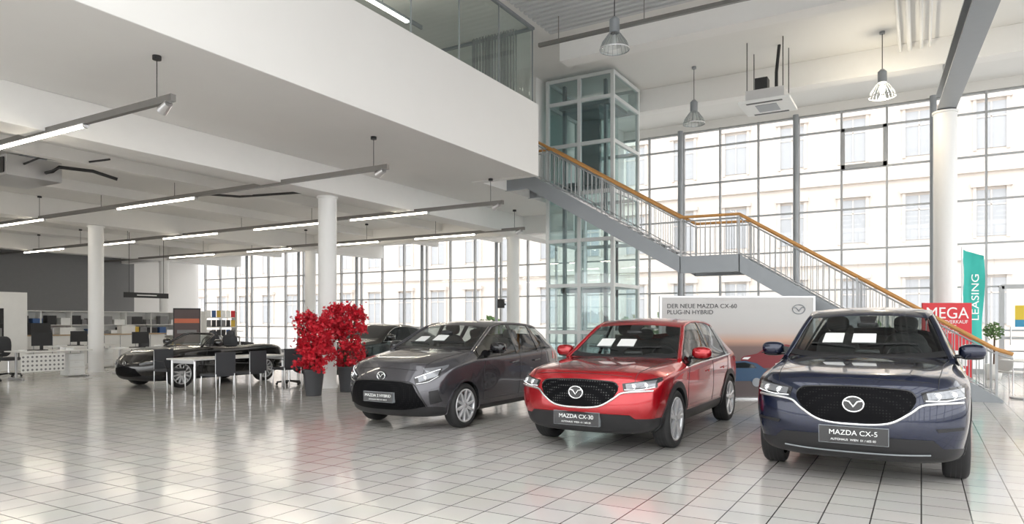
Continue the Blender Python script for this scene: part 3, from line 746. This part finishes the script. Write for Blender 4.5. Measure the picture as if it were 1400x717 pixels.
c.patch2([(.56,.70),(.83,.74)],[(.58,.64),(.84,.68)],'F',.008,lampglass,n=12,m=4); c.emblem(.62,.055)
c.patch2([(4.3,.95),(4.6,.94)],[(4.35,.85),(4.6,.84)],'S',.006,redlamp,n=8,m=4)
c.mirrors(1.95,1.04,blackp); c.wheel('five'); c.done()
rr=[(0,.22,.62,.3,.76,.44,.76,.56,.62,.645,.665),(.12,.17,.74,.3,.84,.46,.84,.65,.68,.73,.76),(.4,.15,.79,.26,.87,.5,.86,.75,.71,.82,.855),(.80,.15,.8,.25,.88,.52,.87,.83,.72,.88,.91),
(1.3,.15,.8,.25,.865,.52,.845,.85,.74,.90,.94),(1.45,.15,.8,.25,.865,.52,.845,.86,.74,.91,.94),(2.6,.15,.8,.25,.865,.52,.85,.88,.72,.91,.93),(3.1,.15,.8,.25,.88,.54,.87,.90,.74,.94,.96),
(3.6,.18,.78,.28,.86,.54,.83,.88,.7,.92,.94),(3.86,.26,.7,.34,.81,.54,.78,.78,.64,.84,.86)]
c=Car('convertible_car',-15.25,8.95,rr,blackp,(.80,3.11),.315,NOSE,plan=.3,archw=.02,archm=blackp)
c.patch(cat([(-.5,2.62),(0,2.66),(.5,2.62)],5),cat([(-.6,1.6),(0,1.52),(.6,1.6)],5),'T',.003,dark,n=24,m=10)  # flat dark patch stands in for the cockpit's shaded recess; no cavity cut
c.p.tube([(-.72,1.38,.90),(-.66,1.6,1.05),(-.56,1.82,1.18),(-.4,1.87,1.205),(.4,1.87,1.205),(.56,1.82,1.18),(.66,1.6,1.05),(.72,1.38,.90)],.026,gloss_blk)
wsg=glassmat('windscreen_glass',(.6,.65,.63),.10)
c.p.add([(-.70,1.40,.92),(.70,1.40,.92),(.54,1.83,1.185),(-.54,1.83,1.185)],[(0,1,2,3)],wsg)
for sx in (-.34,.34):
    c.p.ell((sx,2.45,.98),.24,.10,.20,dark,p=3); c.p.ell((sx,2.47,1.18),.13,.06,.10,dark,p=2.6); c.p.tube([(sx-.17,2.62,.9),(sx-.14,2.62,1.12),(sx+.14,2.62,1.12),(sx+.17,2.62,.9)],.02,alu)
c.p.tube([(.34+.17*math.cos(t),1.78+.04*math.sin(t),.98+.15*math.sin(t)) for t in [2*pi*k/20 for k in range(21)]],.014,blk)
c.p.ell((0,2.9,.93),.62,.22,.06,dark,p=2.5)
c.patch(cat([(-.36,.46),(0,.50),(.36,.46)],5),cat([(-.48,.30),(0,.27),(.48,.30)],5),'F',.006,grille,n=26,m=8)
c.patch2([(.44,.575),(.70,.64)],[(.46,.53),(.72,.585)],'F',.008,lampglass,n=12,m=4); c.emblem(.575,.045)
doors(c,[[(1.45,.86),(1.42,.6),(1.46,.32)],[(2.55,.88),(2.62,.6),(2.45,.32)]],.3,.9,.74,(2.2,))
c.line2([(1.0,.42),(1.42,.52),(2.5,.55)],'S',.004,blk)
c.mirrors(1.62,.95,blackp); c.wheel('multi',w=.19); c.done()
# ------------------------------------------------------------------ potted trees
def tree(x,y,h,sd,rx,pr):
    rnd=random.Random(sd)
    e=empty('potted_red_maple',(x,y,0))
    b=B(); b.lathe([(0,0),(0,pr*.72),(.02,pr*.74),(.5,pr),(.52,pr+.01),(.54,pr),(.52,pr-.03),(.46,pr-.04),(.46,0)],(0,0,0),(0,0,1),potm,n=32); b.obj('planter',e)
    b=B()
    for k in range(7):
        a=rnd.uniform(0,2*pi); r1=rnd.uniform(.05,.12); r2=rnd.uniform(.15,rx*.9); z2=rnd.uniform(.95,h-.1)
        p=[(r1*.3*math.cos(a),r1*.3*math.sin(a),.44),(r1*math.cos(a),r1*math.sin(a),.8),(r2*.7*math.cos(a),r2*.7*math.sin(a),(z2+.8)/2+.1),(r2*math.cos(a),r2*math.sin(a),z2)]
        b.tube(p,.014,barkm,n=6)
    b.obj('branches',e)
    b=B(); vs=[];fs=[]
    cl=[]
    for k in range(80):
        z=rnd.uniform(.58,h-.06); t=(z-.55)/(h-.55); rad=rx*math.sqrt(max(.3,1-((t-.52)/.72)**2))
        a=rnd.uniform(0,2*pi); q=rad*math.sqrt(rnd.random()); cl.append((q*math.cos(a),q*math.sin(a),z))
    for k in range(2900):
        cc=rnd.choice(cl); p=Vector(cc)+Vector((rnd.gauss(0,.055),rnd.gauss(0,.055),rnd.gauss(0,.055)))
        u=Vector((rnd.gauss(0,1),rnd.gauss(0,1),rnd.gauss(0,.7))).normalized(); w=u.orthogonal().normalized(); w=(Matrix.Rotation(rnd.uniform(0,6.28),3,u)@w)
        sz=rnd.uniform(.028,.05); nrm=u.cross(w)
        o=len(vs)
        shape=[(-1,0),(-.35,.35),(-.3,.95),(.1,.4),(.75,.75),(.5,.15),(1.25,0),(.5,-.15),(.75,-.75),(.1,-.4),(-.3,-.95),(-.35,-.35)]
        for (aa,bb) in shape: vs.append(p+u*(aa*sz)+w*(bb*sz)+nrm*(abs(bb)*sz*.3))
        fs.append(list(range(o,o+12)))
    b.add(vs,fs,leafm); b.obj('leaves',e)
tree(-10.62,10.1,1.72,3,.38,.21); tree(-10.6,11.05,1.86,5,.44,.21)
# ------------------------------------------------------------------ furniture
def chair(x,y,rz):
    b=B()
    b.box(-.23,.23,-.23,.22,.43,.48,dark); b.box(-.22,.22,-.26,-.22,.48,.90,dark)
    for sx in (-.21,.21):
        b.tube([(sx,.2,.43),(sx,.22,.0)],.012,alu); b.tube([(sx,-.24,.88),(sx,-.24,.45),(sx,-.26,0)],.012,alu)
        b.tube([(sx,-.24,.66),(sx*1.08,-.1,.66),(sx*1.08,.14,.66),(sx,.2,.45)],.010,blk)
    b.obj('conference_chair',bevel=.012,loc=(x,y,0),rotz=rz)
chair(-11.95,8.85,pi/2); chair(-11.95,9.6,pi/2+.1); chair(-12.25,10.85,pi/2-.15); chair(-14.0,9.2,-pi/2)
def table(x,y,lx,ly,name='meeting_table',h=.74):
    b=B(); b.box(-lx/2,lx/2,-ly/2,ly/2,h-.03,h,deskw)
    for sx in (-1,1):
        for sy in (-1,1): b.cyl((sx*(lx/2-.08),sy*(ly/2-.08),0),(sx*(lx/2-.08),sy*(ly/2-.08),h-.03),.025,alu)
    b.box(-lx/2+.08,lx/2-.08,-ly/2+.07,-ly/2+.09,h-.1,h-.03,alu); b.box(-lx/2+.08,lx/2-.08,ly/2-.09,ly/2-.07,h-.1,h-.03,alu)
    return b.obj(name,bevel=.004,loc=(x,y,0))
table(-13.0,9.95,.9,2.4)
def ochair(x,y,rz):
    b=B()
    for k in range(5):
        t=2*pi*k/5; b.tube([(0,0,.1),(.28*math.cos(t),.28*math.sin(t),.07)],.02,blk); b.ell((.28*math.cos(t),.28*math.sin(t),.03),.03,.03,.03,blk)
    b.cyl((0,0,.08),(0,0,.45),.025,alu); b.ell((0,0,.49),.25,.24,.05,dark,p=3.5); b.ell((0,-.24,.82),.23,.04,.28,dark,p=3)
    b.tube([(0,-.1,.45),(0,-.28,.5),(0,-.27,.7)],.02,blk)
    for sx in (-.27,.27): b.tube([(sx*.8,0,.46),(sx,0,.5),(sx,0,.68)],.014,blk); b.box(sx-.03,sx+.03,-.12,.14,.68,.71,blk)
    b.obj('office_chair',loc=(x,y,0),rotz=rz)
ochair(-12.9,11.5,2.6); ochair(-21.3,9.3,-1.4); ochair(-21.0,12.7,2.0); ochair(-19.9,8.2,1.2)
def desk(x,y,rz=0,perf=True):
    e=empty('office_desk',(x,y,0),rz)
    b=B(); b.box(-.4,.4,-.9,.9,.71,.74,deskw)
    for sy in (-.8,.8):
        b.box(-.03,.03,sy-.02,sy+.02,.05,.71,alu); b.box(-.35,.35,sy-.03,sy+.03,0,.05,alu)
    b.box(-.38,.05,.45,.88,.03,.62,deskw)
    for k in range(3): b.box(.05,.056,.48,.85,.07+k*.19,.23+k*.19,paper); b.box(.056,.075,.6,.73,.19+k*.19,.2+k*.19,alu)
    b.obj('table',e,bevel=.005)
    if perf:
        b=B(); b.box(.34,.36,-.85,.2,.2,.66,deskw)
        for i in range(10):
            for j in range(4): b.cyl((.355,-.8+i*.105,.26+j*.11),(.363,-.8+i*.105,.26+j*.11),.028,graywall,n=10)
        b.obj('perforated_modesty_panel',e)
    b=B(); b.box(.0,.03,-.45,.05,.86,1.2,blk); b.box(-.02,.0,-.24,-.16,.76,.95,blk); b.box(-.14,.08,-.32,-.08,.74,.76,blk); b.box(-.3,-.15,-.45,-.05,.74,.76,blk)
    b.obj('monitor',e); b=B(); b.box(-.1,.2,.3,.51,.74,.80,paper); b.box(-.2,.1,-.8,-.59,.74,.77,paper); b.obj('papers',e)
desk(-20.0,9.7); desk(-19.7,12.2,0,False); desk(-23.0,12.2,0,False)
e=empty('service_counter',(0,0,0)); b=B()
b.box(-25.6,-25.0,11.0,16.2,0,1.02,deskw); b.box(-25.65,-24.95,10.95,16.25,1.02,1.06,M('counter_top_wood',(.42,.3,.18),.5,var=.15))
for k in range(9): b.box(-24.998,-24.99,11.05+k*.57,11.07+k*.57,.05,1.0,steel)
b.obj('cabinet',e); b=B()
b.box(-25.5,-25.1,11.6,12.2,1.06,1.45,blk); b.box(-25.5,-25.1,12.5,13.0,1.06,1.3,paper); b.box(-25.45,-25.1,13.6,13.9,1.06,1.5,blk); b.box(-25.4,-25.1,14.6,15.1,1.06,1.35,deskw)
b.obj('printers',e)
e=empty('parts_shelf',(0,0,0)); b=B()
b.box(-28.6,-28.55,11.2,19.8,0,1.9,deskw)
for z in (0,.45,.9,1.35,1.88): b.box(-28.6,-28.15,11.2,19.8,z,z+.03,deskw)
for k in range(9): b.box(-28.6,-28.15,11.2+k*1.07,11.23+k*1.07,0,1.9,deskw)
b.obj('shelf',e); b=B(); rnd=random.Random(4)
cols=[blk,graywall,paper,signred,alu,blk,M('box_yellow',(.6,.4,.05)),M('box_blue',(.05,.12,.3)),blk,graywall,paper]
for z in (.03,.48,.93,1.38):
    y=11.3
    while y<19.4:
        w=rnd.uniform(.15,.45); b.box(-28.5,-28.2,y,y+w,z,z+rnd.uniform(.18,.36),rnd.choice(cols)); y+=w+rnd.uniform(.02,.2)
b.obj('boxes',e)
b=B(); b.box(-24.0,-23.92,8.6,10.95,0,2.4,deskw); b.box(-23.92,-23.9,9.5,10.3,.5,1.9,gloss_blk); b.box(-23.9,-23.895,9.55,10.25,1.0,1.3,graywall); b.obj('partition_panel')
e=empty('framed_poster_stand',(-21.3,14.6,0),math.radians(-35)); b=B()
b.box(-.03,.03,-.42,.42,.75,1.95,blk); b.box(.03,.035,-.38,.38,.8,1.9,M('poster_dark',(.10,.07,.07),.5)); b.box(.035,.038,-.38,.38,1.45,1.6,M('poster_sunset',(.6,.16,.08),.5)); b.box(.035,.038,-.3,.3,1.1,1.22,graywall)
for sy in (-.35,.35): b.box(-.02,.02,sy-.02,sy+.02,0,.75,blk); b.box(-.25,.25,sy-.03,sy+.03,0,.03,blk)
b.obj('poster',e)
b=B(); b.box(-26.02,-25.98,15.2,17.0,2.42,2.62,blk)
for y in (15.4,16.8): b.cyl((-26,y,2.62),(-26,y,SO),.01,blk,n=6)
b.box(-25.98,-25.975,15.7,16.5,2.50,2.54,paper); b.obj('hanging_sign')
b=B()
for k in range(4): b.box(-24.2,-23.9,17.2,18.6,.5+k*.38,.53+k*.38,deskw)
for y in (17.2,18.6): b.box(-24.2,-23.9,y-.02,y+.02,0,1.9,deskw)
rnd=random.Random(9)
for k in range(4):
    for j in range(6): b.box(-23.95,-23.93,17.26+j*.22,17.44+j*.22,.53+k*.38,.8+k*.38,rnd.choice(cols))
b.obj('brochure_rack')
b=B(); b.cyl((-26.5,20.5,0),(-26.5,20.5,.03),.35,alu,n=24); b.cyl((-26.5,20.5,.03),(-26.5,20.5,1.05),.04,alu); b.cyl((-26.5,20.5,1.05),(-26.5,20.5,1.09),.38,deskw,n=24); b.obj('bar_table')
# ------------------------------------------------------------------ banner wall
def bannermat():
    m=bpy.data.materials.new('banner_print'); m.use_nodes=True; nt=m.node_tree; p=nt.nodes['Principled BSDF']
    tc=nn(nt,'ShaderNodeTexCoord'); sp=nn(nt,'ShaderNodeSeparateXYZ'); nt.links.new(tc.outputs['Object'],sp.inputs[0])
    mr=nn(nt,'ShaderNodeMapRange'); mr.inputs[1].default_value=0; mr.inputs[2].default_value=2.0; nt.links.new(sp.outputs['Z'],mr.inputs[0])
    cr=nn(nt,'ShaderNodeValToRGB'); e=cr.color_ramp.elements
    e[0].position=0; e[0].color=(.10,.08,.08,1); e[1].position=1; e[1].color=(.56,.55,.54,1)
    for po,co in ((.25,(.11,.08,.08,1)),(.50,(.20,.13,.12,1)),(.56,(.55,.33,.24,1)),(.64,(.52,.47,.45,1)),(.76,(.53,.52,.51,1))):
        q=e.new(po); q.color=co
    nt.links.new(mr.outputs[0],cr.inputs[0]); nt.links.new(cr.outputs[0],p.inputs['Base Color']); p.inputs['Roughness'].default_value=.4
    return m
e=empty('advertising_banner_wall',(-3.1,13.95,0),math.radians(30.5))
b=B(); b.box(-1.5,1.5,0,.08,.03,1.98,bannermat()); b.obj('panel',e)
b=B()
for x in (-1.52,1.48): b.box(x,x+.04,-.01,.09,0,2.0,alu)
b.box(-1.5,1.5,-.01,.09,1.97,2.0,alu); b.box(-1.5,1.5,-.2,.3,0,.03,alu); b.obj('frame',e)
text('headline','DER NEUE MAZDA CX-60\nPLUG-IN HYBRID',.12,inkm,e,(-1.38,-.004,1.74),(pi/2,0,0),align='LEFT')
b=B(); 
b.tube([(1.2+.12*math.cos(t),-.01,1.74+.09*math.sin(t)) for t in [2*pi*k/28 for k in range(29)]],.009,steel,n=6); b.tube([(1.09,-.01,1.78),(1.15,-.01,1.77),(1.2,-.01,1.70),(1.25,-.01,1.77),(1.31,-.01,1.78)],.010,steel,n=6)
b.obj('logo',e)
def silh(cx,z0,s,m,name,dy):
    pts=[(-1,.12),(-.98,.32),(-.9,.38),(-.55,.45),(-.25,.66),(.25,.70),(.6,.62),(.85,.45),(.98,.40),(1,.15),(.8,.1),(.72,-.02),(.6,-.06),(.48,-.02),(.42,.06),(-.42,.06),(-.5,-.02),(-.62,-.06),(-.74,-.02),(-.82,.08)]
    b=B(); b.prism([(cx+a*s,z0+c*s) for a,c in pts],dy-.003,dy,m)
    b.prism([(cx+a*s,z0+c*s) for a,c in ((-.45,.47),(-.2,.62),(.22,.65),(.5,.58),(.6,.47))],dy-.006,dy-.003,carglass)
    b.prism([(cx+a*s,z0+c*s) for a,c in ((-.96,.30),(-.90,.35),(-.72,.36),(-.80,.29))],dy-.006,dy-.003,paper)
    for k in (-.62,.6): b.cyl((cx+k*s,dy-.008,z0+.02*s),(cx+k*s,dy-.003,z0+.02*s),.14*s,steel,n=20)
    b.obj(name,e)
silh(.78,.55,.72,M('print_red',(.20,.015,.022),.4),'printed_car_red',-.002); silh(.0,.30,.62,M('print_blue',(.03,.08,.16),.4),'printed_car_blue',-.012)
e=empty('red_promotion_sign',(.50,18.4,0),math.radians(30)); b=B()
b.box(-.55,.55,0,.04,.1,1.92,signred); b.box(-.57,.57,-.01,.05,.06,.1,alu); b.box(-.5,-.4,-.2,.25,0,.06,alu); b.box(.4,.5,-.2,.25,0,.06,alu); b.obj('board',e)
text('sign_text','MEGA',.36,paper,e,(0.0,-.003,1.68),(pi/2,0,0)); text('sign_text_small','LAGERABVERKAUF\nSOFORT\nVERFÜGBAR',.11,paper,e,(0,-.003,1.38),(pi/2,0,0)); b=B(); b.box(-.45,.45,-.006,0,.5,.85,paper); b.obj('white_strip',e)
e=empty('teal_flag_banner',(1.1,20.6,0),math.radians(40)); b=B(); b.cyl((-.3,0,0),(-.3,0,3.35),.02,alu); b.cyl((-.3,0,0),(-.3,0,.05),.25,steel,n=20)
vs=[];fs=[];N=16
for i in range(N+1):
    z=.7+2.6*i/N
    for j in range(5): vs.append((-.3+j*.15,.05*math.sin(j*1.6+i*.4),z-(j*.05 if i==N else 0)))
for i in range(N):
    for j in range(4): a=i*5+j; fs.append((a,a+1,a+6,a+5))
b.add(vs,fs,teal,True); b.obj('flag',e); text('flag_text','LEASING',.30,paper,e,(.0,-.08,2.1),(pi/2,-pi/2,0))
b=B(); b.cyl((0,0,0),(0,0,.03),.26,alu,n=28); b.cyl((0,0,.03),(0,0,.72),.035,alu); b.cyl((0,0,.72),(0,0,.75),.42,deskw,n=36); b.obj('round_bistro_table',loc=(1.75,16.7,0))
def wchair(x,y,rz):
    b=B(); b.ell((0,0,.46),.22,.21,.03,deskw,p=3); b.ell((0,-.2,.68),.2,.025,.2,deskw,p=3)
    for sx in (-.17,.17):
        b.tube([(sx,.16,.45),(sx*1.15,.2,0)],.012,alu); b.tube([(sx,-.2,.65),(sx,-.17,.45),(sx*1.15,-.22,0)],.012,alu)
    b.obj('white_chair',loc=(x,y,0),rotz=rz)
wchair(1.6,17.55,2.4+pi); wchair(2.35,17.2,1.4); wchair(2.2,15.9,.6)
e=empty('door_1',(0,0,0)); b=B()
for x in (1.95,3.15): b.box(x-.06,x+.06,Y1-.2,Y1-.08,0,2.5,frame)
b.box(1.95,3.15,Y1-.2,Y1-.08,2.42,2.54,frame); b.box(1.95,3.15,Y1-.19,Y1-.1,0,.2,frame); b.box(1.95,3.15,Y1-.19,Y1-.1,1.0,1.08,frame); b.cyl((2.15,Y1-.26,.85),(2.15,Y1-.26,1.35),.02,alu); b.obj('frame',e)
b=B(); b.box(2.25,2.9,Y1-.215,Y1-.2,1.55,1.95,M('sign_yellow',(.75,.55,.05))); b.box(2.25,2.55,Y1-.22,Y1-.2,1.35,1.55,M('sign_blue',(.05,.3,.5))); b.obj('door_sign',e)
def shrub(x,y,z0,r,name,n=260,potted=True):
    rnd=random.Random(int(x*10+y)); e=empty(name,(x,y,0)); b=B()
    if potted: b.lathe([(0,0),(0,.16),(.4,.22),(.4,.18),(.36,0)],(0,0,0),(0,0,1),deskw,n=24); b.tube([(0,0,.35),(0.02,0,z0)],.02,barkm)
    else: b.tube([(0,0,-.1),(0,0,z0)],.08,barkm)
    b.obj('pot' if potted else 'trunk',e); b=B(); vs=[];fs=[]
    for k in range(n):
        d=Vector((rnd.gauss(0,1),rnd.gauss(0,1),rnd.gauss(0,1))).normalized()*r*rnd.random()**.4; p=Vector((0,0,z0+r*.6))+d
        u=Vector((rnd.gauss(0,1),rnd.gauss(0,1),rnd.gauss(0,1))).normalized(); w=u.orthogonal(); s=r*.13; o=len(vs)
        vs+=[p-u*s*1.5,p+w*s*.6,p+u*s*1.5,p-w*s*.6]; fs.append((o,o+1,o+2,o+3))
    b.add(vs,fs,green); b.obj('foliage',e)
shrub(1.62,21.9,1.1,.24,'potted_ficus'); 
# ------------------------------------------------------------------ exterior
b=B(); b.box(-120,80,Y1+.25,60,-.25,-.05,asphalt); b.box(X1+.25,80,-60,Y1+.2,-.25,-.05,asphalt); b.box(-120,X1+.25,-60,Y0-.25,-.25,-.05,asphalt); b.obj('street_ground')
b=B(); fy=44
b.box(-110,60,fy,fy+8,0,19,facade)
for f in range(4):
    z=1.4+f*4.6
    b.box(-110,60,fy-.25,fy,z+3.35,z+3.65,facade)
    for k in range(52):
        x=-108+k*3.25
        b.box(x,x+1.3,fy-.06,fy+.01,z,z+2.4,facadew); b.box(x-.15,x,fy-.15,fy,z-.1,z+2.6,facade); b.box(x+1.3,x+1.45,fy-.15,fy,z-.1,z+2.6,facade); b.box(x-.25,x+1.55,fy-.3,fy,z+2.55,z+2.8,facade)
        b.box(x+.62,x+.68,fy-.1,fy,z,z+2.4,facade); b.box(x,x+1.3,fy-.1,fy,z+1.6,z+1.66,facade)
b.obj('street_building')
for x,y,z,r in ((-10.5,28,.3,.9),(-8.6,28.5,.5,1.1),(-7.2,28.2,.3,.9),(-19,30,.3,.9),(-1.5,29,.2,.8)):
    shrub(x,y,z,r,'street_shrub',420,False)
# ------------------------------------------------------------------ world / lights / camera
w=bpy.data.worlds.new('sky'); scene.world=w; w.use_nodes=True; nt=w.node_tree; bg=nt.nodes['Background']
bg.inputs[0].default_value=(.985,.985,.98,1); bg.inputs[1].default_value=3.0
l=bpy.data.lights.new('bulb_light','POINT'); l.energy=120; l.color=(1,.85,.65); l.shadow_soft_size=.1
o=bpy.data.objects.new('pendant_light_source',l); COL.objects.link(o); o.location=(-.8,18.7,6.9)
cam=bpy.data.cameras.new('camera'); co=bpy.data.objects.new('camera',cam); COL.objects.link(co)
co.location=(0,0,1.5); co.rotation_euler=(pi/2,0,math.radians(30.5)); cam.sensor_width=36; cam.lens=950/1400*36; cam.shift_y=81.5/1400
cam.clip_end=500; scene.camera=co
scene.view_settings.view_transform='Standard'; scene.view_settings.look='None'; scene.view_settings.exposure=.22
